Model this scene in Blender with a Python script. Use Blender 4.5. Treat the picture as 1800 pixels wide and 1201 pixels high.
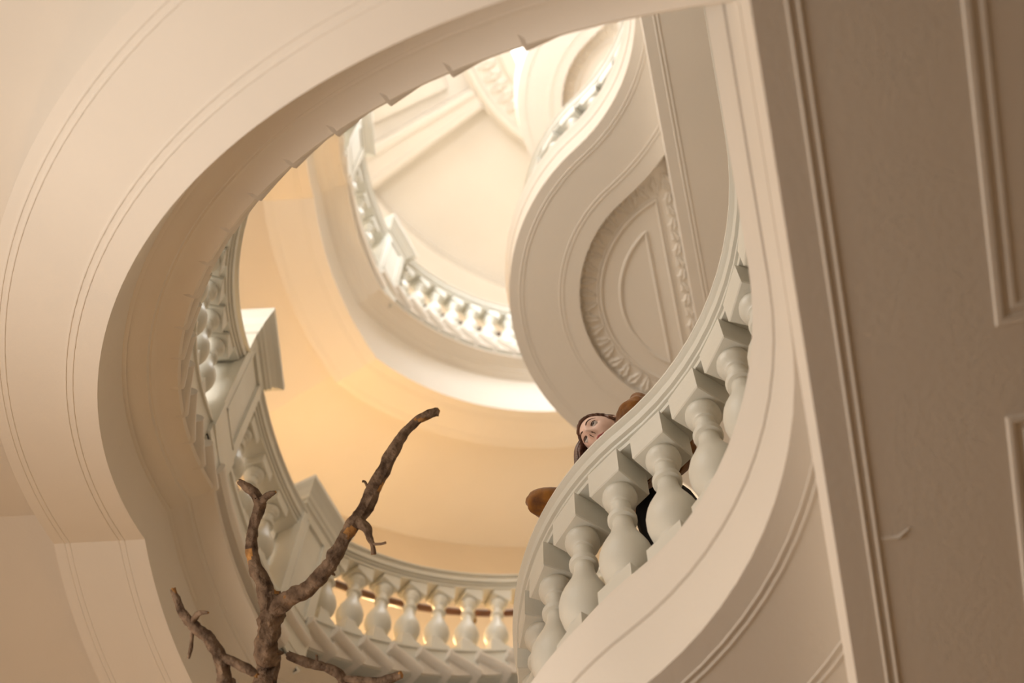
import bpy, bmesh, math, random
from math import sin, cos, radians, degrees, pi, sqrt, atan2
from mathutils import Vector, Matrix, noise

# ------------------------------------------------------------------ scene, camera, light
scn = bpy.context.scene
COL = scn.collection
for o in list(bpy.data.objects):
    bpy.data.objects.remove(o)
scn.view_settings.view_transform = 'Standard'
scn.view_settings.look = 'None'
scn.view_settings.gamma = 1.0
scn.view_settings.use_curve_mapping = False
scn.view_settings.exposure = 0.08

FPX, PITCH, ROLL = 2601.26, 68.542, 1.890
cam_d = bpy.data.cameras.new('camera')
cam = bpy.data.objects.new('camera', cam_d)
COL.objects.link(cam)
cam_d.sensor_width = 36.0
cam_d.lens = 36.0 * FPX / 1800.0
P_, R_ = radians(PITCH), radians(ROLL)
FW = Vector((0, cos(P_), sin(P_)))
up0 = Vector((0, -sin(P_), cos(P_)))
rt0 = Vector((1, 0, 0))
RT = rt0 * cos(R_) + up0 * sin(R_)
UP = -rt0 * sin(R_) + up0 * cos(R_)
cam.matrix_world = Matrix(((RT.x, UP.x, -FW.x, 0), (RT.y, UP.y, -FW.y, 0), (RT.z, UP.z, -FW.z, 0), (0, 0, 0, 1)))
cam_d.dof.use_dof = True
cam_d.dof.focus_distance = 5.45
cam_d.dof.aperture_fstop = 2.0
cam_d.clip_start = 0.05
scn.camera = cam

world = bpy.data.worlds.new('world')
scn.world = world
world.use_nodes = True
bg = world.node_tree.nodes['Background']
bg.inputs[0].default_value = (1.0, 0.86, 0.70, 1)
bg.inputs[1].default_value = 0.27

def area(name, loc, target, sx, sy, col, power):
    L = bpy.data.lights.new(name, 'AREA')
    L.shape = 'RECTANGLE'; L.size = sx; L.size_y = sy
    L.color = col; L.energy = power
    o = bpy.data.objects.new(name, L); COL.objects.link(o)
    o.location = loc
    d = Vector(target) - Vector(loc)
    o.rotation_euler = d.to_track_quat('-Z', 'Y').to_euler()
    return o

def lamp(name, loc, col, power, rad=0.12):
    L = bpy.data.lights.new(name, 'POINT')
    L.color = col; L.energy = power; L.shadow_soft_size = rad
    o = bpy.data.objects.new(name, L); COL.objects.link(o)
    o.location = loc
    return o

# skylight in the ceiling oculus, stair wall windows, warm lamps, and added unseen fills
def wall_pt(R, th, z):
    return (1.289 + R * cos(radians(th)), 3.12 + R * sin(radians(th)), z)
area('skylight', (1.29, 3.12, 20.9), (1.29, 3.12, 0), 2.2, 2.2, (0.93, 0.97, 1.0), 260)
area('top_daylight_fill', wall_pt(4.6, 225, 17.6), wall_pt(0, 0, 17.2), 2.2, 2.4, (0.97, 0.99, 1.0), 170)  # unseen daylight source added to whiten the topmost balcony edge and ceiling
area('upper_window', wall_pt(4.6, 222, 13.2), wall_pt(0, 0, 12.6), 2.2, 3.2, (0.96, 0.98, 1.0), 520)
area('lower_window', wall_pt(4.6, 215, 7.7), wall_pt(0, 0, 7.5), 2.2, 2.6, (1.0, 0.95, 0.87), 125)
area('ground_window', wall_pt(4.6, 197, 2.3), wall_pt(0, 0, 2.9), 2.8, 1.7, (1.0, 0.91, 0.80), 112)
lamp('half_landing_lamp', (-1.0, 6.6, 9.8), (1.0, 0.64, 0.29), 118, 0.15)
lamp('upper_half_landing_lamp', (-1.9, 5.6, 15.4), (1.0, 0.86, 0.66), 40, 0.15)
lamp('ground_lamp', (-2.2, 4.4, 2.6), (1.0, 0.60, 0.30), 34, 0.15)
lamp('hall_warm_fill', (1.3, 6.9, 2.4), (1.0, 0.62, 0.28), 34, 0.15)  # unseen warm source added to turn the lower stair fascia golden

# ------------------------------------------------------------------ constants of the building
H = 5.72                       # storey height
CX, CY = 1.289, 3.12           # centre of the round well
ANG = radians(14.06)
EX, EY = sin(ANG), cos(ANG)    # along the landing edge
NX, NY = -cos(ANG), sin(ANG)   # from landing towards the well
E0X, E0Y = 0.688, 1.293
SC, TC = 1.92, -0.10           # well centre in landing coordinates
DEL = 4.6                      # degrees per step
RISE = H / 30.0
M = RISE / DEL
F1 = 3.60                      # first landing floor
HL = 6.84                      # half landing floor
R_NOSE, R_BOT, R_OUT, R_WALL = 2.751, 2.965, 3.39, 4.75
TA, TB = 173.4, 153.0          # top riser of lower flight, first riser of upper flight
ZB = 6.0
GROUND = F1 - H

def LP(s, t, z):
    return (E0X + s * EX + t * NX, E0Y + s * EY + t * NY, z)

def CP(R, th, z):
    a = radians(th)
    return (CX + R * cos(a), CY + R * sin(a), z)

def z_nose(th):
    if th > TA: return HL - M * (th - TA)
    if th < TB: return HL + M * (TB - th)
    return HL

def z_bot(th):
    if th > 174.6: return ZB - M * (th - 174.6)
    if th < 145.4: return ZB + M * (145.4 - th)
    return ZB

# ------------------------------------------------------------------ materials
def mat(name, col, rough=0.6, var=0.05, scale=3.0, bump=0.03, bscale=40.0, spec=0.3, col2=None, sheen=0.0):
    m = bpy.data.materials.new(name); m.use_nodes = True
    nt = m.node_tree; b = nt.nodes['Principled BSDF']
    b.inputs['Roughness'].default_value = rough
    b.inputs['Specular IOR Level'].default_value = spec
    if sheen:
        b.inputs['Sheen Weight'].default_value = sheen
    tc = nt.nodes.new('ShaderNodeTexCoord')
    n = nt.nodes.new('ShaderNodeTexNoise'); n.inputs['Scale'].default_value = scale; n.inputs['Detail'].default_value = 5
    nt.links.new(tc.outputs['Object'], n.inputs['Vector'])
    r = nt.nodes.new('ShaderNodeValToRGB')
    c2 = col2 or tuple(c * (1 - var * 2) for c in col)
    r.color_ramp.elements[0].color = (*c2, 1); r.color_ramp.elements[0].position = 0.3
    r.color_ramp.elements[1].color = (*col, 1); r.color_ramp.elements[1].position = 0.7
    nt.links.new(n.outputs['Fac'], r.inputs['Fac'])
    nt.links.new(r.outputs['Color'], b.inputs['Base Color'])
    if bump:
        n2 = nt.nodes.new('ShaderNodeTexNoise'); n2.inputs['Scale'].default_value = bscale; n2.inputs['Detail'].default_value = 6
        nt.links.new(tc.outputs['Object'], n2.inputs['Vector'])
        bp = nt.nodes.new('ShaderNodeBump'); bp.inputs['Strength'].default_value = bump; bp.inputs['Distance'].default_value = 0.02
        nt.links.new(n2.outputs['Fac'], bp.inputs['Height'])
        nt.links.new(bp.outputs['Normal'], b.inputs['Normal'])
    return m

PLASTER = mat('cream_plaster', (0.80, 0.745, 0.67), 0.75, 0.025, 1.2, 0.06, 60)
STONE = mat('painted_stone', (0.74, 0.73, 0.66), 0.42, 0.03, 4, 0.05, 90, 0.45)
WOOD = mat('dark_wood', (0.10, 0.030, 0.012), 0.35, 0.2, 8, 0.02, 60, 0.5)
BRASS = mat('brass', (0.20, 0.14, 0.07), 0.4, 0.1, 8, 0)
GROUNDM = mat('floor_stone', (0.34, 0.25, 0.17), 0.6, 0.08, 2, 0.02)
WALLM = mat('stair_wall', (0.80, 0.68, 0.52), 0.8, 0.03, 1.5, 0.04, 50)
BARK = mat('bark', (0.27, 0.185, 0.125), 0.9, 0.2, 26, 1.0, 38, 0.15, (0.07, 0.043, 0.028))
BARE = mat('bare_wood', (0.50, 0.25, 0.08), 0.8, 0.15, 30, 0.4, 60, 0.15, (0.16, 0.085, 0.04))
VELVET = mat('mustard_velvet', (0.30, 0.12, 0.012), 0.7, 0.2, 16, 0.5, 16, 0.25, (0.085, 0.028, 0.006), 0.25)
BLACK = mat('black_cloth', (0.012, 0.011, 0.012), 0.8, 0.1, 8, 0.1, 50, 0.2)
SKIN = mat('skin', (0.86, 0.60, 0.50), 0.5, 0.04, 8, 0.02, 80, 0.35)
LIPS = mat('lips', (0.55, 0.17, 0.17), 0.4, 0.05, 10, 0)
BROW = mat('eyebrow', (0.10, 0.05, 0.03), 0.8, 0.1, 40, 0)
EYEW = mat('eye_white', (0.75, 0.72, 0.70), 0.25, 0.02, 5, 0, spec=0.5)
IRIS = mat('iris', (0.05, 0.03, 0.02), 0.2, 0.1, 5, 0, spec=0.5)
HAIR = mat('brown_hair', (0.17, 0.078, 0.045), 0.38, 0.2, 30, 0.3, 60, 0.5, (0.075, 0.032, 0.018))

# ------------------------------------------------------------------ object helpers
def obj(name, verts, faces, m, parent=None, smooth=None, mats=None, fm=None):
    me = bpy.data.meshes.new(name)
    me.from_pydata([tuple(v) for v in verts], [], faces)
    for mm in (mats or [m]): me.materials.append(mm)
    if fm:
        for p, i in zip(me.polygons, fm): p.material_index = i
    bm = bmesh.new(); bm.from_mesh(me)
    bmesh.ops.recalc_face_normals(bm, faces=bm.faces)
    bm.to_mesh(me); bm.free()
    if smooth is not None:
        me.polygons.foreach_set('use_smooth', [True] * len(me.polygons))
        if smooth < 180: me.set_sharp_from_angle(angle=radians(smooth))
    o = bpy.data.objects.new(name, me); COL.objects.link(o)
    if parent: o.parent = parent
    return o

def empty(name, loc=(0, 0, 0)):
    o = bpy.data.objects.new(name, None); COL.objects.link(o); o.location = loc
    o.empty_display_size = 0.2
    return o

def tag(o, label, cat, group=None):
    o['label'] = label; o['category'] = cat
    if group: o['group'] = group
    return o

def part(o, parent):
    """parent keeping world placement (parents are unrotated empties)"""
    o.parent = parent
    o.location = Vector(o.location) - Vector(parent.location)
    return o

def sweep(rows, closed=True, caps=True):
    """rows: list of profiles (lists of points). returns verts, faces"""
    n = len(rows[0]); V = [p for r in rows for p in r]; F = []
    m = n if closed else n - 1
    for i in range(len(rows) - 1):
        for j in range(m):
            a = i * n + j; b = i * n + (j + 1) % n
            F.append((a, b, b + n, a + n))
    if closed and caps:
        F.append(tuple(range(n))[::-1]); F.append(tuple((len(rows) - 1) * n + j for j in range(n)))
    return V, F

def arange(a, b, n):
    return [a + (b - a) * i / n for i in range(n + 1)]

def thetas(a, b, step=1.5):
    ks = [a, b] + [k for k in (TA, TB, 174.6, 145.4) if a < k < b]
    n = int(abs(b - a) / step); ks += arange(a, b, max(n, 1))
    ks = sorted(set(round(k, 3) for k in ks))
    return ks

def stair_sweep(name, th0, th1, prof, m, parent, dz, smooth=40, closed=True, step=1.5):
    """prof(th) -> list of (R, z)"""
    rows = [[CP(r, th, z + dz) for r, z in prof(th)] for th in thetas(th0, th1, step)]
    V, F = sweep(rows, closed)
    o = obj(name, V, F, m, None, smooth)
    return part(o, parent)

# balcony edge path ------------------------------------------------
RHO, RB = 1.10, 1.26
S0 = SC - sqrt((RHO + RB) ** 2 - (RHO - TC) ** 2)
S1 = 2 * SC - S0
ALPHA = atan2(TC - RHO, SC - S0)

def edge_path(off, s_start=-0.85, s_end=None, n=14):
    """list of (s,t,ns,nt) along the landing edge, offset towards the well"""
    if s_end is None: s_end = 2 * SC - s_start
    out = []
    for s in arange(s_start, S0, 3)[:-1]: out.append((s, off, 0, 1))
    for a in arange(-pi / 2, ALPHA, n)[:-1]:
        out.append((S0 + (RHO - off) * cos(a), RHO + (RHO - off) * sin(a), -cos(a), -sin(a)))
    for a in arange(ALPHA + pi, -ALPHA, n * 3)[:-1]:
        out.append((SC + (RB + off) * cos(a), TC + (RB + off) * sin(a), cos(a), sin(a)))
    for a in arange(pi - ALPHA, 1.5 * pi, n)[:-1]:
        out.append((S1 + (RHO - off) * cos(a), RHO + (RHO - off) * sin(a), -cos(a), -sin(a)))
    for s in arange(S1, s_end, 3): out.append((s, off, 0, 1))
    return out

def edge_sweep(name, prof, m, parent, smooth=40, s_start=-0.85, closed=True):
    """prof: list of (off, z)"""
    paths = [edge_path(off, s_start) for off, z in prof]
    rows = [[LP(paths[j][i][0], paths[j][i][1], prof[j][1]) for j in range(len(prof))] for i in range(len(paths[0]))]
    V, F = sweep(rows, closed)
    return part(obj(name, V, F, m, None, smooth), parent)

def box_pts(x0, x1, y0, y1, z0, z1):
    V = [(x0, y0, z0), (x1, y0, z0), (x1, y1, z0), (x0, y1, z0), (x0, y0, z1), (x1, y0, z1), (x1, y1, z1), (x0, y1, z1)]
    F = [(0, 1, 2, 3), (4, 5, 6, 7), (0, 1, 5, 4), (1, 2, 6, 5), (2, 3, 7, 6), (3, 0, 4, 7)]
    return V, F

def join(*vf):
    V, F = [], []
    for v, f in vf:
        b = len(V); V += list(v); F += [tuple(i + b for i in q) for q in f]
    return V, F

def lbox(name, s0, s1, t0, t1, z0, z1, m, parent=None):
    V, F = box_pts(s0, s1, t0, t1, z0, z1)
    o = obj(name, [LP(*v) for v in V], F, m)
    return part(o, parent) if parent else o

# ------------------------------------------------------------------ setting: floor, outer wall, ceiling
V, F = box_pts(-9, 11, -9, 13, GROUND - 0.2, GROUND)
fl = obj('floor', V, F, GROUNDM); fl['kind'] = 'structure'

ths = arange(76, 256, 60)
rows = [[CP(R_WALL, t, GROUND), CP(R_WALL + .3, t, GROUND), CP(R_WALL + .3, t, 21.6), CP(R_WALL, t, 21.6)] for t in ths]
V, F = sweep(rows)
wl = obj('wall_left', V, F, WALLM, None, 40); wl['kind'] = 'structure'
wr = lbox('wall_right', -2.9, 6.8, -4.4, -4.1, GROUND, 21.6, WALLM); wr['kind'] = 'structure'
wf = lbox('wall_far', 6.67, 6.97, -4.1, 0.0, GROUND, 21.6, WALLM); wf['kind'] = 'structure'

ZC = 20.5
ceil = empty('ceiling', (CX, CY, ZC)); ceil['kind'] = 'structure'
# backing slab with round opening
rows = [[CP(1.55, t, ZC + .3), CP(6.4, t, ZC + .3), CP(6.4, t, ZC + .6), CP(1.55, t, ZC + .6)] for t in arange(0, 360, 72)]
V, F = sweep(rows, True, False)
part(obj('ceiling_slab', V, F, PLASTER, None, 40), ceil)
# inner ring with stepped moulding
pr = [(1.55, .32), (1.55, -.10), (1.72, -.10), (1.76, -.04), (1.80, .0), (2.12, .0), (2.16, -.06), (2.22, -.06), (2.25, .0), (2.30, .04), (2.33, .32)]
V, F = sweep([[CP(r, t, ZC + z) for r, z in pr] for t in arange(0, 360, 90)], True, False)
part(obj('ceiling_ring', V, F, PLASTER, None, 35), ceil)
pr = [(4.35, .32), (4.35, .02), (4.45, -.05), (4.6, -.12), (4.76, -.3), (4.76, .32)]
V, F = sweep([[CP(r, t, ZC + z) for r, z in pr] for t in arange(0, 360, 90)], True, False)
part(obj('ceiling_cornice', V, F, PLASTER, None, 35), ceil)
for k in range(11):
    th = 145 + k * 34 if k < 8 else None
    if th is None: continue
    # rib
    a0, a1 = th - 3, th + 3
    V, F = [], []
    rows = [[CP(r, a0 - .8, ZC + .32), CP(r, a0 - .8, ZC + .04), CP(r, a0, ZC), CP(r, a0 + 1.2, ZC), CP(r, a0 + 1.3, ZC + .03), CP(r, a1 - 1.3, ZC + .03), CP(r, a1 - 1.2, ZC), CP(r, a1, ZC), CP(r, a1 + .8, ZC + .04), CP(r, a1 + .8, ZC + .32)] for r in (2.3, 3.0, 3.7, 4.4)]
    V, F = sweep(rows)
    part(obj('rib', V, F, PLASTER, None, 30), ceil)
    # sunken panel with an inner raised field
    b0, b1 = th + 3 + 4.5, th + 34 - 3 - 4.5
    rows = [[CP(2.62, a, ZC + .32), CP(2.62, a, ZC + .24), CP(2.70, a, ZC + .20), CP(4.1, a, ZC + .20), CP(4.18, a, ZC + .24), CP(4.18, a, ZC + .32)] for a in arange(b0, b1, 12)]
    V, F = sweep(rows)
    part(obj('ceiling_panel', V, F, PLASTER, None, 40), ceil)

# lit glass of the skylight over the opening
SKYGLASS = bpy.data.materials.new('skylight_glass'); SKYGLASS.use_nodes = True
_b = SKYGLASS.node_tree.nodes['Principled BSDF']
_b.inputs['Base Color'].default_value = (.9, .93, .95, 1)
_b.inputs['Emission Color'].default_value = (.95, .98, 1, 1); _b.inputs['Emission Strength'].default_value = 1.6
V = [CP(0, 0, ZC + .44)] + [CP(1.7, t, ZC + .44) for t in arange(0, 360, 48)[:-1]]
part(obj('skylight_glass', V, [(0, 1 + i, 1 + (i + 1) % 48) for i in range(48)], SKYGLASS), ceil)

# ------------------------------------------------------------------ leaf ornament mesh (shared)
def leaf_mesh():
    V, F = [], []
    n = 7
    for i in range(n + 1):
        u = i / n
        w = 0.046 * sin(pi * min(1, u * 0.92 + 0.08)) * (1 + 0.28 * cos(u * 5 * pi))
        zz = 0.010 + 0.020 * sin(pi * u)
        y = -0.07 + 0.14 * u
        V += [(-w, y - .012, 0), (-w * .45, y, zz), (0, y + .006, zz * .45), (w * .45, y, zz), (w, y - .012, 0)]
    for i in range(n):
        for j in range(4):
            a = i * 5 + j; F.append((a, a + 1, a + 6, a + 5))
    return V, F
_v, _f = leaf_mesh()
leaf0 = obj('leaf', _v, _f, PLASTER, None, 60)
LEAF = leaf0.data
bpy.data.objects.remove(leaf0)

def place_leaf(parent, pos, rz, sc=1.0):
    o = bpy.data.objects.new('leaf', LEAF); COL.objects.link(o)
    o.location = Vector(pos) - Vector(parent.location)
    o.rotation_euler = (pi, 0, rz)
    o.scale = (sc, sc, sc)
    o.parent = parent
    return o

ring = empty('ceiling_leaf_ring', (CX, CY, ZC)); ring['kind'] = 'structure'
ring.parent = ceil; ring.location = (0, 0, 0)
for k in range(72):
    th = k * 5
    o = bpy.data.objects.new('leaf', LEAF); COL.objects.link(o)
    p = CP(1.96, th, ZC - .002)
    o.location = Vector(p) - Vector((CX, CY, ZC)); o.parent = ceil
    o.rotation_euler = (pi, 0, radians(th) + pi / 2); o.scale = (1.7, 2.0, 2.0)
bpy.data.objects.remove(ring)

# ------------------------------------------------------------------ balusters (one shared set)
def lathe(prof, n=20):
    V, F = [], []
    for r, z in prof:
        for k in range(n):
            a = 2 * pi * k / n; V.append((r * cos(a), r * sin(a), z))
    for i in range(len(prof) - 1):
        for k in range(n):
            a = i * n + k; b = i * n + (k + 1) % n; F.append((a, b, b + n, a + n))
    F.append(tuple(range(n))[::-1]); F.append(tuple((len(prof) - 1) * n + k for k in range(n)))
    return V, F

VASE = [(.054, .10), (.064, .104), (.068, .117), (.064, .130), (.052, .134), (.047, .147), (.050, .158),
        (.067, .176), (.080, .203), (.087, .238), (.087, .266), (.080, .302), (.066, .342), (.052, .380), (.042, .415), (.036, .445), (.033, .470),
        (.034, .478), (.045, .481), (.049, .490), (.049, .500), (.045, .508), (.035, .511), (.033, .518), (.034, .572), (.040, .577), (.041, .587),
        (.048, .595), (.056, .608), (.060, .626), (.058, .644), (.052, .653)]
v_, f_ = lathe(VASE, 24)
_o = obj('baluster', v_, f_, STONE, None, 40); BAL = _o.data; bpy.data.objects.remove(_o)
def chamfer_block(w, z0, z1, c):
    V, F = [], []
    pr = [(w - c, z0), (w, z0 + c), (w, z1 - c), (w - c, z1)]
    for r, z in pr:
        V += [(-r, -r, z), (r, -r, z), (r, r, z), (-r, r, z)]
    for i in range(3):
        for k in range(4):
            a = i * 4 + k; b = i * 4 + (k + 1) % 4; F.append((a, b, b + 4, a + 4))
    F.append((3, 2, 1, 0)); F.append((12, 13, 14, 15))
    return V, F
v_, f_ = chamfer_block(.070, -.06, .102, .004)
_o = obj('baluster_plinth', v_, f_, STONE); PLI = _o.data; bpy.data.objects.remove(_o)
v_, f_ = join(chamfer_block(.071, .652, .80, .004))
_o = obj('abacus', v_, f_, STONE); ABA = _o.data; bpy.data.objects.remove(_o)

def baluster(parent, pos, rz, sc=1.0, hs=1.0):
    b = bpy.data.objects.new('baluster', BAL); COL.objects.link(b)
    b.parent = parent; b.location = Vector(pos) - Vector(parent.location)
    b.rotation_euler = (0, 0, rz); b.scale = (sc, sc, hs)
    for nm, me in (('baluster_plinth', PLI), ('abacus', ABA)):
        q = bpy.data.objects.new(nm, me); COL.objects.link(q); q.parent = b
    return b

# ------------------------------------------------------------------ staircases
def bead(r, w, h):
    """half-round bead below z at radius r: offsets (dr, dz)"""
    return [(r - w, 0.004), (r - w * .7, -h * .7), (r, -h), (r + w * .7, -h * .7), (r + w, 0.004)]

TH0, TH1 = 88.0, 254.0

def step_mesh():
    """one step, nosing edge on theta=0, tread going to theta=+DEL (towards the upper side it is -theta for A)"""
    V, F = [], []
    # tread slab with bull-nosed inner end and nosing
    a0, a1 = -0.55, DEL + 0.05
    prof = [(R_WALL, 0), (R_NOSE + .035, 0), (R_NOSE + .012, -.010), (R_NOSE, -.030), (R_NOSE, -.055), (R_NOSE + .012, -.075), (R_NOSE + .035, -.085), (R_WALL, -.085)]
    rows = [[(r * cos(radians(a)), r * sin(radians(a)), z) for r, z in prof] for a in arange(a0, a1, 3)]
    t = sweep(rows)
    rows = [[(r * cos(radians(a)), r * sin(radians(a)), z) for r, z in ((R_WALL, -.02), (2.80, -.02), (2.80, -.235 + RISE * a / DEL), (R_WALL, -.235 + RISE * a / DEL))] for a in arange(0, DEL - .2, 3)]
    b = sweep(rows)
    return join(t, b)

v_, f_ = step_mesh()
_o = obj('step', v_, f_, PLASTER, None, 40); STEP_UP = _o.data; bpy.data.objects.remove(_o)   # rises with increasing theta
v_ = [(x, -y, z) for x, y, z in v_]
_o = obj('step', v_, f_, PLASTER, None, 40); STEP_DN = _o.data; bpy.data.objects.remove(_o)   # rises with decreasing theta

def staircase(k, label):
    dz = k * H
    root = empty('staircase', (CX, CY, F1 + dz))
    tag(root, label, 'staircase', 'curved flights around the well')
    def fascia(th):
        zt, zb = z_nose(th), z_bot(th)
        return [(R_BOT, zb), (R_BOT - .006, zt - .455), (R_BOT - .012, zt - .452), (R_BOT - .020, zt - .440), (R_BOT - .013, zt - .425), (R_BOT - .022, zt - .420),
                (2.928, zt - .405), (2.912, zt - .385), (2.892, zt - .368), (2.880, zt - .360), (2.876, zt - .335), (2.868, zt - .332), (2.862, zt - .320),
                (2.850, zt - .310), (2.820, zt - .285), (2.790, zt - .268), (2.772, zt - .262), (2.764, zt - .240), (3.12, zt - .220), (3.12, zb + .02)]
    stair_sweep('string_fascia', TH0, TH1, fascia, PLASTER, root, dz, 30)
    def band(th):
        zb = z_bot(th)
        return [(R_BOT + .0005, zb), (R_OUT, zb), (R_OUT, zb + .34), (R_BOT + .06, zb + .34), (R_BOT + .0005, zb + .02)]
    stair_sweep('soffit_band', TH0, TH1, band, PLASTER, root, dz, 30)
    for r in (3.062, 3.088, 3.318, 3.342):
        stair_sweep('moulding', TH0, TH1, lambda th, r=r: [(q, z_bot(th) + d) for q, d in bead(r, .005, .0035)], PLASTER, root, dz, 60)
    def soff(th):
        zb = z_bot(th) + .30
        return [(R_OUT - .02, zb), (R_WALL, zb), (R_WALL, zb + .15), (R_OUT - .02, zb + .15)]
    stair_sweep('soffit', TH0, TH1, soff, PLASTER, root, dz, 30)
    # half landing slab with its nosed edge
    stair_sweep('half_landing', TB - 1, TA + .55, lambda th: [(R_WALL, HL), (R_NOSE + .03, HL), (R_NOSE + .008, HL - .01), (R_NOSE, HL - .035), (R_NOSE, HL - .09), (R_NOSE + .012, HL - .125), (2.80, HL - .135), (R_WALL, HL - .135)], PLASTER, root, dz, 40)
    for i in range(16):      # flight below the half landing
        th = TA + (i + 1) * DEL
        o = bpy.data.objects.new('step', STEP_DN); COL.objects.link(o); o.parent = root
        o.location = (0, 0, HL - (i + 1) * RISE - F1); o.rotation_euler = (0, 0, radians(th))
    for i in range(13):      # flight above it
        th = TB - i * DEL
        o = bpy.data.objects.new('step', STEP_DN); COL.objects.link(o); o.parent = root
        o.location = (0, 0, HL + (i + 1) * RISE - F1); o.rotation_euler = (0, 0, radians(th))
    return root

staircase(0, 'lower curved staircase whose wide brown-shaded underside sweeps over the upper left')
staircase(1, 'higher pale curved staircase seen through the middle of the well')

def rail_prof(r, zt):
    """moulded hand rail cross-section, r centre, zt top"""
    p = [(-.078, -.150), (-.080, -.128), (-.072, -.126), (-.072, -.118), (-.088, -.116), (-.090, -.102), (-.080, -.100), (-.080, -.092), (-.100, -.088), (-.103, -.045),
         (-.096, -.042), (-.098, -.030), (-.112, -.018), (-.118, -.015), (-.118, -.003), (-.112, 0)]
    q = [(-a, b) for a, b in reversed(p)]
    return [(r + a, zt + b) for a, b in p + q]

def newel(parent, th, dz, wang):
    """panelled pedestal of the stair balustrade"""
    base = CP(2.90, th, HL + .20 + dz)
    p = empty('newel_post'); p.parent = parent
    p.location = Vector(base) - Vector(parent.location); p.rotation_euler = (0, 0, radians(th))
    # local x radial (outwards), y tangential
    w = 2.80 * radians(wang) / 2; d = .115
    h = 1.06
    # shaft is the mesh carrying object: frame around a sunken panel on each face
    V, F = box_pts(-d + .012, d - .012, -w + .012, w - .012, -.3, h)
    bxs = [(V, F)]
    fr = .055
    for sx in (-1, 1):
        x0, x1 = sorted((sx * d, sx * (d - .02)))
        for (y0, y1, z0, z1) in ((-w, -w + fr, -.3, h), (w - fr, w, -.3, h), (-w + fr, w - fr, -.3, .10), (-w + fr, w - fr, h - .10, h)):
            bxs.append(box_pts(x0, x1, y0, y1, z0, z1))
    for sy in (-1, 1):
        y0, y1 = sorted((sy * w, sy * (w - .02)))
        for (x0, x1, z0, z1) in ((-d + .02, -d + fr, -.3, h), (d - fr, d - .02, -.3, h), (-d + fr, d - fr, -.3, .10), (-d + fr, d - fr, h - .10, h)):
            bxs.append(box_pts(x0, x1, y0, y1, z0, z1))
    V, F = join(*bxs)
    o = obj('post_shaft', V, F, STONE); o.parent = p
    prof = [(0, h - .01), (.016, h), (.016, h + .03), (.03, h + .045), (.03, h + .09), (.055, h + .13), (.075, h + .15), (.085, h + .16), (.085, h + .20), (.07, h + .215)]
    V, F = [], []
    for e, z in prof:
        V += [(-d - e, -w - e, z), (d + e, -w - e, z), (d + e, w + e, z), (-d - e, w + e, z)]
    for i in range(len(prof) - 1):
        for k in range(4):
            a = i * 4 + k; b = i * 4 + (k + 1) % 4; F.append((a, b, b + 4, a + 4))
    n = len(prof) - 1
    F.append((3, 2, 1, 0)); F.append(tuple(n * 4 + k for k in range(4)))
    o = obj('post_cap', V, F, STONE); o.parent = p
    fb = [box_pts(-d - .004, -d + .02, s0, s1, z0, z1) for (s0, s1, z0, z1) in
          ((-w + fr, -w + fr + .018, .10, h - .10), (w - fr - .018, w - fr, .10, h - .10), (-w + fr, w - fr, .10, .118), (-w + fr, w - fr, h - .118, h - .10))]
    V, F = join(*fb)
    o = obj('panel_moulding', V, F, STONE); o.parent = p
    return p

KERB, RAILT = .27, 1.215
def stair_balustrade(k, label):
    dz = k * H
    root = empty('stair_balustrade', (CX, CY, F1 + dz + .3))
    tag(root, label, 'balustrade', 'balustrades of the curved stair')
    def seg(a, b, flat):
        kb = .0 if flat else -.055
        stair_sweep('kerb', a, b, lambda th: [(2.812, z_nose(th) + kb), (2.812, z_nose(th) + KERB - .04), (2.800, z_nose(th) + KERB - .035), (2.800, z_nose(th) + KERB - .01), (2.81, z_nose(th) + KERB), (3.0, z_nose(th) + KERB), (3.0, z_nose(th) + kb)], STONE, root, dz, 30)
        stair_sweep('hand_rail', a, b, lambda th: rail_prof(2.90, z_nose(th) + RAILT), STONE, root, dz, 40)
    seg(90, 148.6, False); seg(154.2, 171.6, True); seg(178.4, 250, False)
    newel(root, 175.0, dz, 7.2); newel(root, 151.4, dz, 6.6)
    stair_sweep('post_plinth', 171.4, 178.6, lambda th: [(2.782, HL - .02), (2.782, HL + .26), (3.02, HL + .26), (3.02, HL - .02)], STONE, root, dz, 30)
    stair_sweep('post_plinth', 148.0, 154.8, lambda th: [(2.782, HL - .02), (2.782, HL + .26), (3.02, HL + .26), (3.02, HL - .02)], STONE, root, dz, 30)
    for th in [145.2 - i * 4.65 for i in range(12)] + [168.3, 163.2, 158.1] + [182.2 + i * DEL for i in range(15)]:
        baluster(root, CP(2.90, th, z_nose(th) + KERB + dz), radians(th), 1.0, 1.06)
    return root

stair_balustrade(0, 'pale stone balustrade with two panelled posts behind the dead branch')
stair_balustrade(1, 'distant white stone balustrade of the higher stair, blurred in the middle of the well')

def wood_rail(k, label):
    dz = k * H
    root = empty('wooden_handrail', CP(3.12, 130, z_nose(130) + dz))
    tag(root, label, 'handrail', 'dark wooden handrails')
    def prof(th):
        zc = z_nose(th) + 1.15
        return [(3.12 + .028 * cos(a), zc + .034 * sin(a)) for a in arange(0, 2 * pi, 10)[:-1]]
    stair_sweep('rail_bar', 92, 170, prof, WOOD, root, dz, 60)
    for th in (142.5, 119.0, 97.0, 163):
        z = z_nose(th) + 1.15 + dz
        V, F = lathe([(.012, 0), (.03, .01), (.036, .03), (.03, .05), (.014, .06), (.014, .075), (.026, .08), (.026, .1), (.012, .105)], 12)
        o = obj('bracket', [(x, y, zz) for x, y, zz in V], F, BRASS, None, 50)
        o.parent = root; o.location = Vector(CP(3.12, th, z - .13)) - Vector(root.location)
    return root
wood_rail(0, 'dark brown wooden handrail with small bracket behind the lower stair balusters')
wood_rail(1, 'dark wooden handrail behind the distant white balusters')

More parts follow.
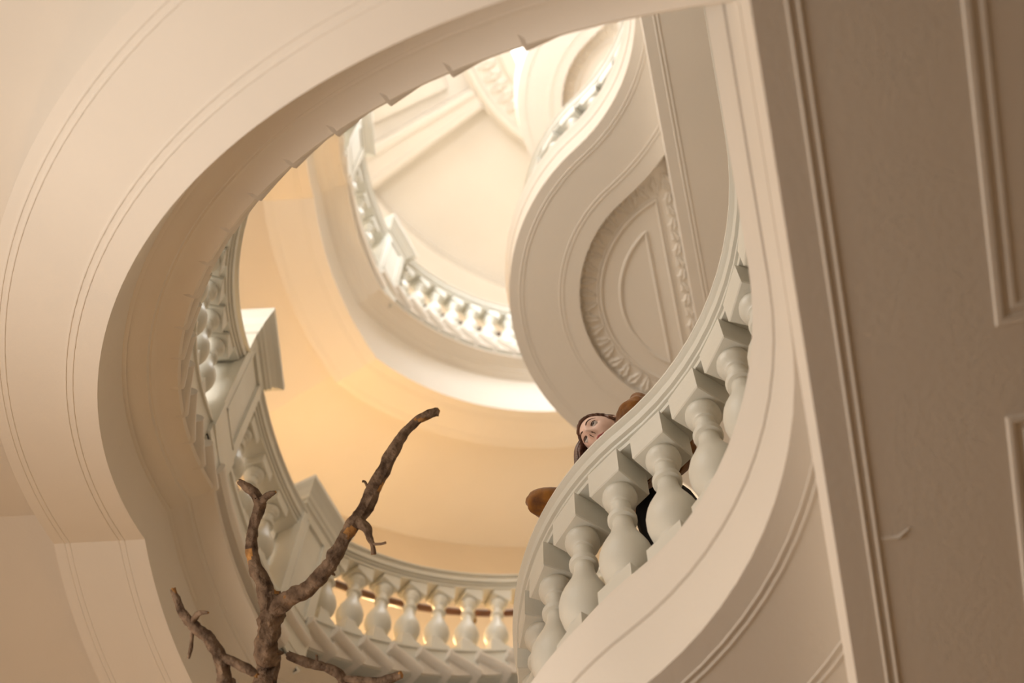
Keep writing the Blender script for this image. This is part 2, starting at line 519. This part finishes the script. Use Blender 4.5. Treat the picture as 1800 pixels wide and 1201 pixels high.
# ------------------------------------------------------------------ landings with round balconies
HB = 3.22
BEAM = 3.02
def landing(k, label):
    dz = k * H
    zb, zt = HB + dz, HB + dz + .46
    root = empty('balcony_landing', LP(SC, 0, F1 + dz))
    tag(root, label, 'landing', 'landings with round balconies')
    edge_sweep('fascia', [(.02, zb), (.024, zb + .266), (.018, zb + .267), (.018, zb + .274), (.030, zb + .276), (.036, zb + .38), (.046, zb + .41), (.054, zt - .03), (.056, zt - .01), (.048, zt), (-.030, zt), (-.050, zt + .01), (-.050, F1 + dz + .32), (-.245, F1 + dz + .32), (-.245, zb + .03)], PLASTER, root, 30)
    edge_sweep('soffit_band', [(.0195, zb), (-.43, zb), (-.43, zb + .16), (.0195, zb + .16)], PLASTER, root, 30, -.3)
    for off in (-.046, -.066, -.302, -.324):
        edge_sweep('moulding', [(off + dr, zb + d) for dr, d in bead(0, .005, .0035)], PLASTER, root, 60, -.3)
    # the D-shaped ceiling inside the band
    zd = zb + .07
    pts = []
    for a in arange(pi - .01, .01, 40): pts.append((SC + .96 * cos(a), TC + .15 - .02 + .80 * sin(a) * 1.0))
    ring = [(SC + .98 * cos(a), -.05 + .90 * sin(a)) for a in arange(pi, 0, 40)]
    n = len(ring)
    V = [LP(s, t, zd) for s, t in ring] + [LP(s, t, zd + .1) for s, t in ring]
    F = [tuple(range(n)), tuple(range(n, 2 * n))] + [(i, (i + 1) % n, (i + 1) % n + n, i + n) for i in range(n)]
    part(obj('balcony_ceiling', V, F, PLASTER), root)
    def frame(name, rr, t0, w, h, s_pad=0.0):
        """D-shaped raised moulding: arc about the well centre cut by a chord at t0"""
        a0 = math.asin((t0 - TC) / rr)
        line = [(SC + rr * cos(a), TC + rr * sin(a)) for a in arange(pi - a0, a0, 48)]
        line = line + [(line[-1][0] + (line[0][0] - line[-1][0]) * i / 16, t0) for i in range(1, 16)]
        rows = []
        m = len(line)
        for i in range(m + 1):
            p0 = Vector(line[(i - 1) % m]); p1 = Vector(line[i % m]); p2 = Vector(line[(i + 1) % m])
            d = (p2 - p0).normalized(); nn = Vector((-d.y, d.x))
            rows.append([LP(*(p1 + nn * dx), zd + dzz) for dx, dzz in ((-w, .003), (-w * .6, -h * .8), (0, -h), (w * .6, -h * .8), (w, .003))])
        V, F = sweep(rows, False)
        return part(obj(name, V, F, PLASTER, None, 60), root)
    frame('ceiling_moulding', .690, .125, .010, .014)
    frame('ceiling_moulding', .710, .105, .006, .008)
    frame('ceiling_moulding', .565, .225, .012, .014)
    if k >= 1:
        for i in range(26):          # leaves along the arc
            a = pi - .17 - i * (pi - .34) / 25
            p = LP(SC + .775 * cos(a), TC + .775 * sin(a), zd + .004)
            place_leaf(root, p, atan2(EX, EY) * -1 + a - pi / 2 + pi / 2 + (.25 if i % 2 else -.25), .86)
        for i in range(18):          # leaves along the straight side
            s = SC - .74 + i * 1.48 / 17
            p = LP(s, .045, zd + .004)
            place_leaf(root, p, -ANG + (.3 if i % 2 else -.3), .72)
    # straight landing slab with its beam edge, panelled underneath
    zbm = BEAM + dz
    lbox('landing_slab', -2.83, 6.67, -4.1, 0.018, zbm, F1 + dz, PLASTER, root)
    # floor of the round balcony
    path = [q for q in edge_path(-.06, S0)]
    n = len(path)
    V = [LP(q[0], q[1], F1 + dz) for q in path] + [LP(q[0], q[1], zb + .12) for q in path]
    F = [tuple(range(n)), tuple(range(n, 2 * n))] + [(i, (i + 1) % n, (i + 1) % n + n, i + n) for i in range(n)]
    part(obj('balcony_floor', V, F, PLASTER), root)
    def strip(t, w, h, s0=-2.8, s1=6.6):
        rows = [[LP(s, t + dt, zbm + d) for dt, d in ((-w, .002), (-w * .7, -h * .7), (0, -h), (w * .7, -h * .7), (w, .002))] for s in (s0, s1)]
        V, F = sweep(rows, True)
        part(obj('moulding', V, F, PLASTER, None, 60), root)
    strip(-.055, .0055, .004); strip(-.078, .0055, .004)
    # rectangular moulded frames
    for (s0, s1) in ((-2.4, -.095), (.145, 1.8), (2.04, 3.7), (3.94, 6.3)):
        for gg, w in ((0, .012), (.032, .008)):
            a0, a1, b0, b1 = s0 + gg, s1 - gg, -.405 - gg, -3.3 + gg
            rows = []
            for (sx, sy) in ((a0, b0), (a1, b0), (a1, b1), (a0, b1), (a0, b0)):
                ox = 1 if sx == a0 else -1; oy = -1 if sy == b0 else 1
                rows.append([LP(sx + ox * d, sy + oy * d, zbm + h) for d, h in ((-w, .002), (-w * .6, -w * .4), (0, -w * .55), (w * .6, -w * .4), (w, .002))])
            V, F = sweep(rows, False)
            part(obj('panel_moulding', V, F, PLASTER, None, 30), root)
    return root

landing(0, 'nearest landing with a bright curved edge that the woman leans over')
_p = [(0.854, 1.646), (0.878, 1.644), (0.902, 1.641), (0.925, 1.615)]
_V = []
for (x, y), w_ in zip(_p, (.002, .006, .008, .002)): _V += [(x, y - w_, BEAM + .001), (x + .002, y, BEAM - w_ * .7), (x, y + w_, BEAM + .001)]
_F = [(i * 3 + k, i * 3 + k + 1, i * 3 + k + 4, i * 3 + k + 3) for i in range(3) for k in range(2)]
part(obj('lifted_plaster', _V, _F, PLASTER, None, 60), bpy.data.objects['balcony_landing'])
landing(1, 'middle landing whose round underside holds a D-shaped leaf-bordered panel')
landing(2, 'topmost landing with a white crescent edge near the top of the well')

def balcony_balustrade(k, label):
    dz = k * H
    zt = F1 + dz + .32
    root = empty('balcony_balustrade', LP(SC, .2, zt))
    tag(root, label, 'balustrade', 'balustrades of the round balconies')
    top = 5.0 + dz
    edge_sweep('hand_rail', [(a - .165, z) for a, z in rail_prof(0, top)], STONE, root, 40, -.8)
    # balusters at equal spacing
    pl = edge_path(-.145, -.8, None, 60)
    acc = [0.0]
    for i in range(1, len(pl)):
        acc.append(acc[-1] + math.hypot(pl[i][0] - pl[i - 1][0], pl[i][1] - pl[i - 1][1]))
    # anchor: the baluster at 209 degrees round the well centre
    tgt = radians(209.3) - (pi / 2 - ANG)
    best = min(range(len(pl)), key=lambda i: math.hypot(pl[i][0] - SC - 1.115 * cos(tgt), pl[i][1] - TC - 1.115 * sin(tgt)))
    sp = .213
    s = acc[best] - int(acc[best] / sp) * sp + .02
    while s < acc[-1]:
        i = max(j for j in range(len(acc)) if acc[j] <= s)
        q = pl[i]
        p = LP(q[0], q[1], zt)
        rz = atan2(q[3], q[2]) + (pi / 2 - ANG)
        baluster(root, p, rz, 1.06, 1.165)
        s += sp
    return root
balcony_balustrade(0, 'nearest curved stone balustrade that the woman leans on')
balcony_balustrade(1, 'far small balustrade of the middle round balcony, mostly hidden by its edge')

# ------------------------------------------------------------------ dead tree
TREE = {
'trunk': [(-0.700,3.050,-2.12,0.075), (-0.72,3.02,-1.0,0.066), (-0.78,2.99,0.5,0.058), (-0.75,2.97,2.0,0.050), (-0.79,2.93,3.3,0.043), (-0.780,2.870,4.137,0.0396), (-0.779,2.780,4.172,0.0396), (-0.774,2.710,4.200,0.0377), (-0.765,2.640,4.227,0.0396), (-0.774,2.606,4.262,0.0340)],
'limb': [(-0.773,2.640,4.215,0.0301), (-0.807,2.569,4.288,0.0265), (-0.843,2.523,4.338,0.0210), (-0.855,2.462,4.383,0.0191), (-0.841,2.400,4.429,0.0192), (-0.831,2.355,4.447,0.0211)],
'limb.1': [(-0.762,2.645,4.215,0.0293), (-0.710,2.590,4.204,0.0280), (-0.640,2.533,4.183,0.0259), (-0.584,2.469,4.187,0.0258), (-0.549,2.416,4.208,0.0240), (-0.508,2.347,4.256,0.0222), (-0.465,2.295,4.298,0.0242), (-0.429,2.225,4.347,0.0224), (-0.390,2.154,4.397,0.0206), (-0.357,2.101,4.439,0.0170), (-0.313,2.059,4.477,0.0151), (-0.263,2.037,4.497,0.0152), (-0.238,2.029,4.500,0.0125)],
'branch.1': [(-0.77,2.95,2.6,0.030), (-0.83,2.86,3.3,0.027), (-0.847,2.745,3.863,0.0248), (-0.856,2.698,3.882,0.0230), (-0.868,2.639,3.905,0.0212), (-0.902,2.582,3.928,0.0195), (-0.947,2.558,3.958,0.0178), (-0.985,2.535,3.978,0.0160), (-1.010,2.512,3.998,0.0125), (-1.028,2.481,4.021,0.0107), (-1.043,2.463,4.039,0.0090)],
'branch.2': [(-0.78,2.94,2.9,0.026), (-0.60,2.90,3.5,0.019), (-0.486,2.810,3.945,0.0163), (-0.497,2.745,3.971,0.0163), (-0.512,2.722,3.980,0.0163), (-0.544,2.704,3.987,0.0145), (-0.598,2.693,3.992,0.0145), (-0.644,2.680,3.996,0.0145), (-0.680,2.666,4.002,0.0126)],
'twig.1': [(-0.831,2.366,4.440,0.0173), (-0.855,2.343,4.473,0.0174), (-0.888,2.326,4.491,0.0155), (-0.914,2.317,4.505,0.0106)],
'twig.2': [(-0.835,2.362,4.442,0.0154), (-0.806,2.331,4.435,0.0125), (-0.790,2.32,4.432,0.009), (-0.776,2.312,4.430,0.0045)],
'twig.3': [(-0.490,2.318,4.270,0.0167), (-0.455,2.335,4.245,0.0168), (-0.438,2.358,4.215,0.0110), (-0.428,2.372,4.200,0.0080), (-0.423,2.397,4.183,0.0092)],
'twig.4': [(-0.430,2.370,4.203,0.0055), (-0.406,2.361,4.186,0.0046), (-0.384,2.351,4.180,0.0037)],
'twig.5': [(-0.971,2.548,3.970,0.0089), (-0.948,2.501,3.959,0.0098), (-0.912,2.485,3.944,0.0048)],
'twig.6': [(-0.965,2.546,3.963,0.0071), (-0.969,2.579,3.950,0.0062), (-0.970,2.612,3.937,0.0062), (-0.977,2.642,3.926,0.0044)],
'twig.7': [(-0.870,2.620,3.910,0.0141), (-0.812,2.631,3.887,0.0148), (-0.778,2.640,3.872,0.0168), (-0.751,2.650,3.858,0.0078)],
'twig.8': [(-0.587,2.698,3.985,0.0054), (-0.586,2.675,3.998,0.0045), (-0.588,2.665,4.002,0.0036)],
'twig.9': [(-0.508,2.730,3.977,0.0126), (-0.450,2.724,3.958,0.0126), (-0.385,2.713,3.941,0.0161), (-0.340,2.696,3.937,0.0161), (-0.311,2.679,3.932,0.0115)],
'twig.10': [(-0.460,2.235,4.345,0.005), (-0.468,2.222,4.350,0.004), (-0.476,2.221,4.352,0.0045)],
}
def catmull(pts, per=5):
    P = [Vector(p) for p in pts]; out = []
    for i in range(len(P) - 1):
        p0 = P[max(i - 1, 0)]; p1 = P[i]; p2 = P[i + 1]; p3 = P[min(i + 2, len(P) - 1)]
        for j in range(per):
            t = j / per
            out.append(.5 * ((2 * p1) + (p2 - p0) * t + (2 * p0 - 5 * p1 + 4 * p2 - p3) * t * t + (3 * p1 - p0 - 3 * p2 + p3) * t ** 3))
    out.append(P[-1]); return out

def frames(C):
    fr = []; ref = Vector((0.3, 0.2, 1)).normalized()
    for i in range(len(C)):
        d = (C[min(i + 1, len(C) - 1)] - C[max(i - 1, 0)]).normalized()
        a = ref - d * ref.dot(d)
        if a.length < 1e-3: a = Vector((1, 0, 0)) - d * d.x
        a.normalize(); b = d.cross(a); ref = a
        fr.append((d, a, b))
    return fr

def tube(pts, n=14, rough=0.0, per=5, tip=True, ragged=False):
    """pts (x,y,z,r)"""
    c4 = catmull([Vector(p) for p in pts], per)
    C = [Vector(p[:3]) for p in c4]; RR = [max(p[3], .001) for p in c4]
    fr = frames(C); V, F = [], []
    for i, (c, r) in enumerate(zip(C, RR)):
        d, a, b = fr[i]
        for k in range(n):
            t = 2 * pi * k / n
            q = a * cos(t) + b * sin(t)
            rr = r
            if rough:
                p = c + q * r
                ridges = noise.noise(Vector((k * 1.7, i * .22, pts[0][0] * 31)))
                rr = r * (1 + rough * (.9 * ridges + .7 * noise.noise(p * 28) + .5 * noise.noise(p * 75)))
            V.append(c + q * rr + (d * (r * .9 * noise.noise(Vector((k * 2.3, pts[0][1] * 9, 4)))) if ragged and i == len(C) - 1 else Vector()))
    for i in range(len(C) - 1):
        for k in range(n):
            a_ = i * n + k; b_ = i * n + (k + 1) % n; F.append((a_, b_, b_ + n, a_ + n))
    F.append(tuple(range(n))[::-1])
    F.append(tuple((len(C) - 1) * n + k for k in range(n)))
    return V, F

tree = empty('dead_tree', (-0.70, 3.05, GROUND))
tag(tree, 'dead bare tree with broken brown branches rising in front of the lower stair', 'tree')
for nm, pts in TREE.items():
    base = nm.split('.')[0]
    pts2 = pts
    V, F = tube(pts2, 18 if base != 'twig' else 12, .30 if base != 'twig' else .25, 8, True, True)
    fm = [0] * (len(F) - 1) + [1]
    # patches where the bark has come off
    for i, f in enumerate(F[:-2]):
        c = sum((Vector(V[j]) for j in f), Vector()) / 4
        if noise.noise(c * 16 + Vector((3, 7, 1))) > .50: fm[i] = 1
    o = obj(base, V, F, BARK, None, 50, [BARK, BARE], fm)
    part(o, tree)
    rnd = random.Random(hash(nm) % 97 if False else len(nm) * 13 + len(pts))
    # small broken knots
    kn = []
    for j in range(3 if base != 'trunk' else 10):
        i = rnd.randrange(len(pts) - 1); t = rnd.random()
        a = Vector(pts[i][:3]).lerp(Vector(pts[i + 1][:3]), t); r = pts[i][3]
        dd = Vector((rnd.uniform(-1, 1), rnd.uniform(-1, 1), rnd.uniform(-.3, 1))).normalized()
        kn.append(tube([(*(a + dd * r * .6), r * .28), (*(a + dd * r * 1.15), r * .24), (*(a + dd * r * 1.45), r * .12)], 7, .3, 2))
    if base != 'twig':
        V, F = join(*kn)
        k_ = obj('knot', V, F, BARK, None, 50); part(k_, tree)

# ------------------------------------------------------------------ the woman leaning over the rail
def vn(x, y, z): return Vector((x, y, z)).normalized()
person = empty('person', (0.84, 2.86, F1))
tag(person, 'woman with brown hair in a mustard velvet jacket leaning over the curved balustrade', 'person')
v_cam = vn(-.306, -2.426, -5.25)                 # from her eyes down to the viewer below
a_ = RT * -.817 + UP * .578; a_ = (a_ - v_cam * a_.dot(v_cam)).normalized()
b_ = RT * .578 + UP * .817; b_ = (b_ - v_cam * b_.dot(v_cam) - a_ * b_.dot(a_)).normalized()
PH_, PS_ = radians(54), radians(20)
n_face = ((v_cam * cos(PS_) - b_ * sin(PS_)) * cos(PH_) + a_ * sin(PH_)).normalized()
u_head = a_ * cos(PH_) - v_cam * sin(PH_); u_head = (u_head - n_face * u_head.dot(n_face)).normalized()
x_left = (-n_face).cross(u_head)
EYES = Vector((.2966, 2.3476, 5.08)) * (5.25 / 5.08)
HSC = 1.0
HM = Matrix((( x_left.x, -n_face.x, u_head.x), (x_left.y, -n_face.y, u_head.y), (x_left.z, -n_face.z, u_head.z)))
def head_w(p):           # local head space: x left, y back, z up, origin between the eyes
    return EYES + HM @ (Vector(p) * HSC)
def g(x, y, sx, sy): return math.exp(-(x / sx) ** 2 - (y / sy) ** 2)

def head_surface(th, ph):
    """th: 0 front .. pi back around, ph: -pi/2..pi/2 ; local coordinates with origin at eye level on the face"""
    cx_, cy_, cz_ = 0, .088, .012
    dx, dy, dz = cos(ph) * sin(th), -cos(ph) * cos(th), sin(ph)
    ax, ay, az = .074, .094, .112
    z = dz * az
    jaw = 1.0
    if z < -.01:
        t = min(1, (-z - .01) / .105); jaw = 1 - .36 * t ** 1.6
    x = dx * ax * (jaw if True else 1)
    y = dy * ay * (1 - .10 * max(0, -z / .112)) 
    if z < 0 and dy > 0: y *= 1 - .25 * min(1, -z / .1)
    p = Vector((x + cx_, y + cy_, z + cz_))
    if dy < 0:
        f = min(1, -dy * 1.6)
        X, Z = p.x, p.z
        d = 0
        d += .029 * g(X, Z + .035, .0115, .015)           # nose tip
        d += .013 * g(X, Z + .018, .0085, .026)           # bridge
        d += .008 * (g(X - .012, Z + .039, .008, .009) + g(X + .012, Z + .039, .008, .009))   # wings
        d -= .013 * (g(X - .032, Z + .002, .017, .013) + g(X + .032, Z + .002, .017, .013))   # sockets
        d += .006 * (g(X - .030, Z - .022, .022, .010) + g(X + .030, Z - .022, .022, .010))   # brow
        d += .007 * (g(X - .042, Z + .040, .022, .024) + g(X + .042, Z + .040, .022, .024))   # cheeks
        d += .008 * g(X, Z + .063, .022, .006) + .008 * g(X, Z + .075, .019, .007)            # lips
        d -= .005 * g(X, Z + .069, .024, .0030)
        d -= .004 * g(X, Z + .090, .018, .008)
        d += .010 * g(X, Z + .112, .020, .014)            # chin
        p.y -= d * f
    return p

def build_head():
    nt, np_ = 96, 80
    V, F, FM = [], [], []
    for j in range(np_ + 1):
        ph = -pi / 2 + pi * j / np_
        for i in range(nt):
            th = -pi + 2 * pi * i / nt
            # denser sampling at the front
            th2 = th - .35 * sin(th) * 1.0
            V.append(head_surface(th2, ph))
    for j in range(np_):
        for i in range(nt):
            a = j * nt + i; b = j * nt + (i + 1) % nt
            F.append((a, b, b + nt, a + nt))
            c = (V[a] + V[b] + V[a + nt] + V[b + nt]) / 4
            m = 0
            if c.y < .05:
                X, Z = abs(c.x), c.z
                if (X - .008) ** 2 + ((Z + .046) * 1.2) ** 2 < .0034 ** 2: m = 2
            FM.append(m)
    front = [v for v in V if v.y < .08]
    def on_face(X, Z, lift):
        q = min(front, key=lambda v: (v.x - X) ** 2 + (v.z - Z) ** 2)
        return (X, q.y - lift, Z)
    def add_tube(pts, mi):
        b = len(V)
        tv, tf = tube(pts, 7, 0, 3)
        V.extend(tv); F.extend(tuple(q + b for q in f_) for f_ in tf); FM.extend([mi] * len(tf))
    for sx in (-1, 1):
        add_tube([(*on_face(sx * x, z, -.0005), r) for x, z, r in ((.013, .017, .002), (.022, .0225, .0036), (.034, .0265, .0034), (.046, .0265, .0026), (.057, .0205, .0012))], 2)
    add_tube([(*on_face(x, z, .000), r) for x, z, r in ((-.027, -.061, .001), (-.017, -.0645, .0030), (-.006, -.0625, .0040), (0, -.0635, .0038), (.006, -.0625, .0040), (.017, -.0645, .0030), (.027, -.061, .001))], 1)
    add_tube([(*on_face(x, z, .000), r) for x, z, r in ((-.025, -.063, .001), (-.014, -.0715, .0038), (0, -.0745, .0046), (.014, -.0715, .0038), (.025, -.063, .001))], 1)
    # eyes
    for sx in (-1, 1):
        b = len(V)
        ev, ef = [], []
        c0 = Vector((sx * .032, .0165, -.002))
        for j in range(13):
            ph = -pi / 2 + pi * j / 12
            for i in range(18):
                t = 2 * pi * i / 18
                ev.append(c0 + .0125 * Vector((cos(ph) * cos(t) * 1.2, sin(ph), cos(ph) * sin(t) * .58)))
        for j in range(12):
            for i in range(18):
                a = j * 18 + i; d = j * 18 + (i + 1) % 18
                ef.append((a, d, d + 18, a + 18))
                FM.append(4 if j < 3 else 3)
        V += ev; F += [tuple(q + b for q in f_) for f_ in ef]
        # upper lid line
        b = len(V)
        lid = [(sx * .032 + .0155 * cos(t), .0045 + .006 * abs(cos(t)) ** 2, -.002 + .0075 * sin(t), .0020) for t in arange(.05, pi - .05, 8)]
        tv, tf = tube(lid, 6, 0, 2)
        V += tv; F += [tuple(q + b for q in f_) for f_ in tf]; FM += [2] * len(tf)
        # ear
        b = len(V)
        ear = [(sx * .073, .092, .012, .006), (sx * .083, .100, .024, .0065), (sx * .088, .112, .018, .0065), (sx * .086, .114, -.004, .006), (sx * .080, .104, -.024, .006), (sx * .073, .096, -.034, .0065), (sx * .070, .090, -.026, .005)]
        tv, tf = tube(ear, 8, 0, 4)
        V += tv; F += [tuple(q + b for q in f_) for f_ in tf]; FM += [0] * len(tf)
        b = len(V)
        disc = [Vector((sx * .074, .100, -.004))] + [Vector((sx * (.080 + .004 * cos(t)), .103 + .012 * cos(t), -.004 + .026 * sin(t))) for t in arange(0, 2 * pi, 14)[:-1]]
        V += disc; F += [(b, b + 1 + i, b + 1 + (i + 1) % 14) for i in range(14)]; FM += [0] * 14
    return V, F, FM

# body under the clothes: neck, trunk, arms, hands and legs as one surface with the head
T_ = vn(.585, -.811, 0)            # along the rail, towards her left
IN_ = vn(.811, .585, 0)            # away from the rail into the balcony
HC = head_w((0, .09, 0))
NECK = HC - u_head * .16 - n_face * .02
CH = NECK + IN_ * .09 + Vector((0, 0, -.10))
SHL = CH + T_ * .165 + Vector((0, 0, .0)); SHR = CH - T_ * .165
HIP = Vector((0.76, 2.76, 4.50))
WAIST = CH.lerp(HIP, .55) + Vector((0, 0, .02))
ELL = Vector((.492, 2.235, 5.11)); ELR = Vector((.100, 2.700, 5.14))
RAIL_C = HC + IN_ * .13; 
HDL = Vector((.31, 2.48, 5.05)) + IN_ * .10 + T_ * .03
HDR = Vector((.31, 2.48, 5.05)) + IN_ * .10 - T_ * .05

def skin_mesh(name, verts, edges, radii, root=0, sub=2):
    me = bpy.data.meshes.new(name)
    me.from_pydata([tuple(v) for v in verts], edges, [])
    o = bpy.data.objects.new(name, me); COL.objects.link(o)
    md = o.modifiers.new('skin', 'SKIN'); md.use_smooth_shade = True
    for i, sv in enumerate(me.skin_vertices[0].data):
        r = radii[i]; sv.radius = r if isinstance(r, tuple) else (r, r)
        sv.use_root = (i == root)
    if sub:
        sd = o.modifiers.new('sub', 'SUBSURF'); sd.levels = sub; sd.render_levels = sub
    return o

def bake(o):
    dg = bpy.context.evaluated_depsgraph_get()
    me = bpy.data.meshes.new_from_object(o.evaluated_get(dg))
    V = [v.co.copy() for v in me.vertices]; F = [tuple(p.vertices) for p in me.polygons]
    old = o.data
    bpy.data.objects.remove(o); bpy.data.meshes.remove(old); bpy.data.meshes.remove(me)
    return V, F

KNL = Vector((.80, 2.76, 4.03)) + T_ * .09 - IN_ * .04; KNR = Vector((.80, 2.76, 4.03)) - T_ * .09 - IN_ * .04
FTL = Vector((.86, 2.84, F1 + .07)) + T_ * .10; FTR = Vector((.86, 2.84, F1 + .07)) - T_ * .10
bv = [HIP, WAIST, CH, NECK, HC - u_head * .06, SHL, ELL + (SHL - ELL) * .22, HDL + T_ * .03, SHR, ELR + (SHR - ELR) * .22, HDR - T_ * .03, HIP + T_ * .08 - Vector((0, 0, .08)), KNL, FTL, HIP - T_ * .08 - Vector((0, 0, .08)), KNR, FTR]
be = [(0, 1), (1, 2), (2, 3), (3, 4), (2, 5), (5, 6), (6, 7), (2, 8), (8, 9), (9, 10), (0, 11), (11, 12), (12, 13), (0, 14), (14, 15), (15, 16)]
brd = [.09, .075, .085, .050, .055, .045, .026, .022, .045, .026, .022, .075, .052, .038, .075, .052, .038]
parts_vf = [bake(skin_mesh('tmp', bv, be, brd, 0, 2))]
# hands resting on the rail top
def hand(w, d, side):
    out = []
    palm = w + d * .05
    out.append(tube([(*w, .021), (*(w + d * .03), .026), (*(w + d * .065), .028), (*(w + d * .088), .022)], 10, 0, 3))
    for k, (o_, L) in enumerate(((-.026, .060), (-.009, .072), (.009, .068), (.025, .054))):
        b = w + d * .08 + side * o_
        out.append(tube([(*b, .0088), (*(b + d * L * .4 + Vector((0, 0, .010))), .0085), (*(b + d * L * .75 + Vector((0, 0, .004))), .0078), (*(b + d * L + Vector((0, 0, -.008))), .0055)], 8, 0, 3))
    b = w + d * .03 - side * .024
    out.append(tube([(*b, .011), (*(b + d * .022 - side * .018), .0098), (*(b + d * .048 - side * .024), .007)], 8, 0, 3))
    return out
parts_vf += hand(HDL + T_ * .03, (-T_ * .9 - IN_ * .3).normalized(), IN_)
parts_vf += hand(HDR - T_ * .03, (T_ * .9 - IN_ * .3).normalized(), IN_)
bV, bF = join(*parts_vf)
hV, hF, hM = build_head()
off = len(bV)
V = list(bV) + [head_w(p) for p in hV]
F = list(bF) + [tuple(i + off for i in f_) for f_ in hF]
body = obj('body', V, F, SKIN, None, 180, [SKIN, LIPS, BROW, EYEW, IRIS], [0] * len(bF) + hM)
part(body, person)

# jacket: trunk and puffed sleeves
jv = [CH.lerp(HIP, .14), CH.lerp(HIP, .07), CH, NECK - u_head * .01, SHL, SHL.lerp(ELL, .45) + Vector((0, 0, .01)), ELL + (SHL - ELL) * .05 - IN_ * .015, ELL + (HDL - ELL) * .14 - IN_ * .02, HDL + T_ * .05, SHR, SHR.lerp(ELR, .45) + Vector((0, 0, .01)), ELR + (SHR - ELR) * .05 - IN_ * .015, ELR + (HDR - ELR) * .14 - IN_ * .02, HDR - T_ * .05]
je = [(0, 1), (1, 2), (2, 3), (2, 4), (4, 5), (5, 6), (6, 7), (7, 8), (2, 9), (9, 10), (10, 11), (11, 12), (12, 13)]
jr = [.105, .112, .125, .065, .072, .068, .066, .060, .040, .072, .068, .066, .060, .040]
jV, jF = bake(skin_mesh('tmp', jv, je, jr, 0, 3))
def fold(p):
    p = Vector(p)
    q = Vector((p.x * 9 + p.z * 16, p.y * 9 - p.z * 5, p.z * 9))
    d = noise.noise(q) * .022 + noise.noise(q * 2.3) * .012
    return d
jme = obj('jacket', jV, jF, VELVET, None, 180)
for v in jme.data.vertices:
    v.co = v.co + v.normal * fold(v.co)
part(jme, person)
# trousers
tv_ = [CH.lerp(HIP, .10), HIP, HIP + T_ * .085 - Vector((0, 0, .10)), KNL, FTL, HIP - T_ * .085 - Vector((0, 0, .10)), KNR, FTR]
te = [(0, 1), (1, 2), (2, 3), (3, 4), (1, 5), (5, 6), (6, 7)]
tV, tF = bake(skin_mesh('tmp', tv_, te, [.132, .150, .108, .085, .066, .105, .085, .066], 1, 2))
part(obj('black_outfit', tV, tF, BLACK, None, 180), person)
for ft in (FTL, FTR):
    d = -IN_
    V, F = tube([(*(ft - d * .06 - Vector((0, 0, .03))), .034), (*(ft - Vector((0, 0, .02))), .045), (*(ft + d * .09 - Vector((0, 0, .035))), .036), (*(ft + d * .17 - Vector((0, 0, .042))), .026)], 12, 0, 4)
    part(obj('shoe', V, F, BLACK, None, 60), person)

# hair: a shell over the skull, parted, with locks hanging on her right side
def hair_shell():
    nt, np_ = 72, 48
    V, F = [], []
    ok = {}
    for j in range(np_ + 1):
        ph = -pi / 2 + pi * j / np_
        for i in range(nt):
            th = -pi + 2 * pi * i / nt
            p = head_surface(th, ph)
            c = Vector((0, .088, .012)); d = p - c
            wav = .004 * noise.noise(Vector((th * 9, ph * 2.5, 1)))
            back = max(0, p.y - .05)
            q = c + d * (1.13 + wav * 8 + .4 * back)
            # hair line
            hl = .070 - .9 * max(0, abs(p.x) - .040) * (1 if abs(p.x) > .04 else 0)
            face = p.y < .070 and p.z < hl
            if p.y >= .070 and p.y < .112 and p.z < .012: face = True
            if p.z < -.085: face = True
            ok[(j, i)] = not face
            V.append(q)
    for j in range(np_):
        for i in range(nt):
            k = [(j, i), (j, (i + 1) % nt), (j + 1, (i + 1) % nt), (j + 1, i)]
            if all(ok[a] for a in k): F.append(tuple(a * nt + b for a, b in k))
    return V, F
sV, sF = hair_shell()
used = sorted(set(i for f_ in sF for i in f_)); mp = {a: b for b, a in enumerate(used)}
hair = obj('hair', [head_w(sV[i]) for i in used], [tuple(mp[i] for i in f_) for f_ in sF], HAIR, None, 180)
sm = hair.modifiers.new('solid', 'SOLIDIFY'); sm.thickness = .012; sm.offset = -1
part(hair, person)
rnd = random.Random(5)
locks = []
DN = Vector((0, 0, -1))
out = (head_w((-1, .1, 0)) - head_w((0, 0, 0))).normalized()
for i in range(130):
    f_ = (i % 65) / 64
    yy = .015 + .15 * f_
    c0 = head_w((-.030, yy + .03, .118 - .25 * (yy - .09) ** 2 * 30 + rnd.uniform(-.004, .004)))
    c1 = head_w((-.084 - rnd.uniform(0, .010), yy + .01, .050 + rnd.uniform(-.01, .01)))
    L = .20 + rnd.uniform(-.03, .03)
    p2 = c1 + out * (.012 + rnd.uniform(-.008, .008)) + DN * L * .55
    p3 = c1 + out * (.010 + rnd.uniform(-.010, .016)) + DN * L * .85
    p4 = c1 + out * (-.006 + rnd.uniform(-.014, .034)) + DN * (L + rnd.uniform(-.02, .02))
    locks.append(tube([(*c0, .004), (*c1, .0065), (*p2, .0065), (*p3, .006), (*p4, .0015)], 6, .15, 5))
for i in range(26):     # hair drawn back behind her left ear
    f_ = i / 25
    p0 = head_w((.050 + .022 * f_, .055 + .03 * f_, .080 - .065 * f_))
    p1 = head_w((.082, .105 + .02 * f_, .040 - .04 * f_))
    p2 = head_w((.078 + rnd.uniform(-.01, .01), .150, -.03 - .02 * f_))
    p3 = head_w((.070 + rnd.uniform(-.02, .01), .165, -.10 - rnd.uniform(0, .03)))
    locks.append(tube([(*p0, .006), (*p1, .009), (*p2, .009), (*p3, .004)], 7, .15, 5))
V, F = join(*locks)
part(obj('hair_locks', V, F, HAIR, None, 60), person)
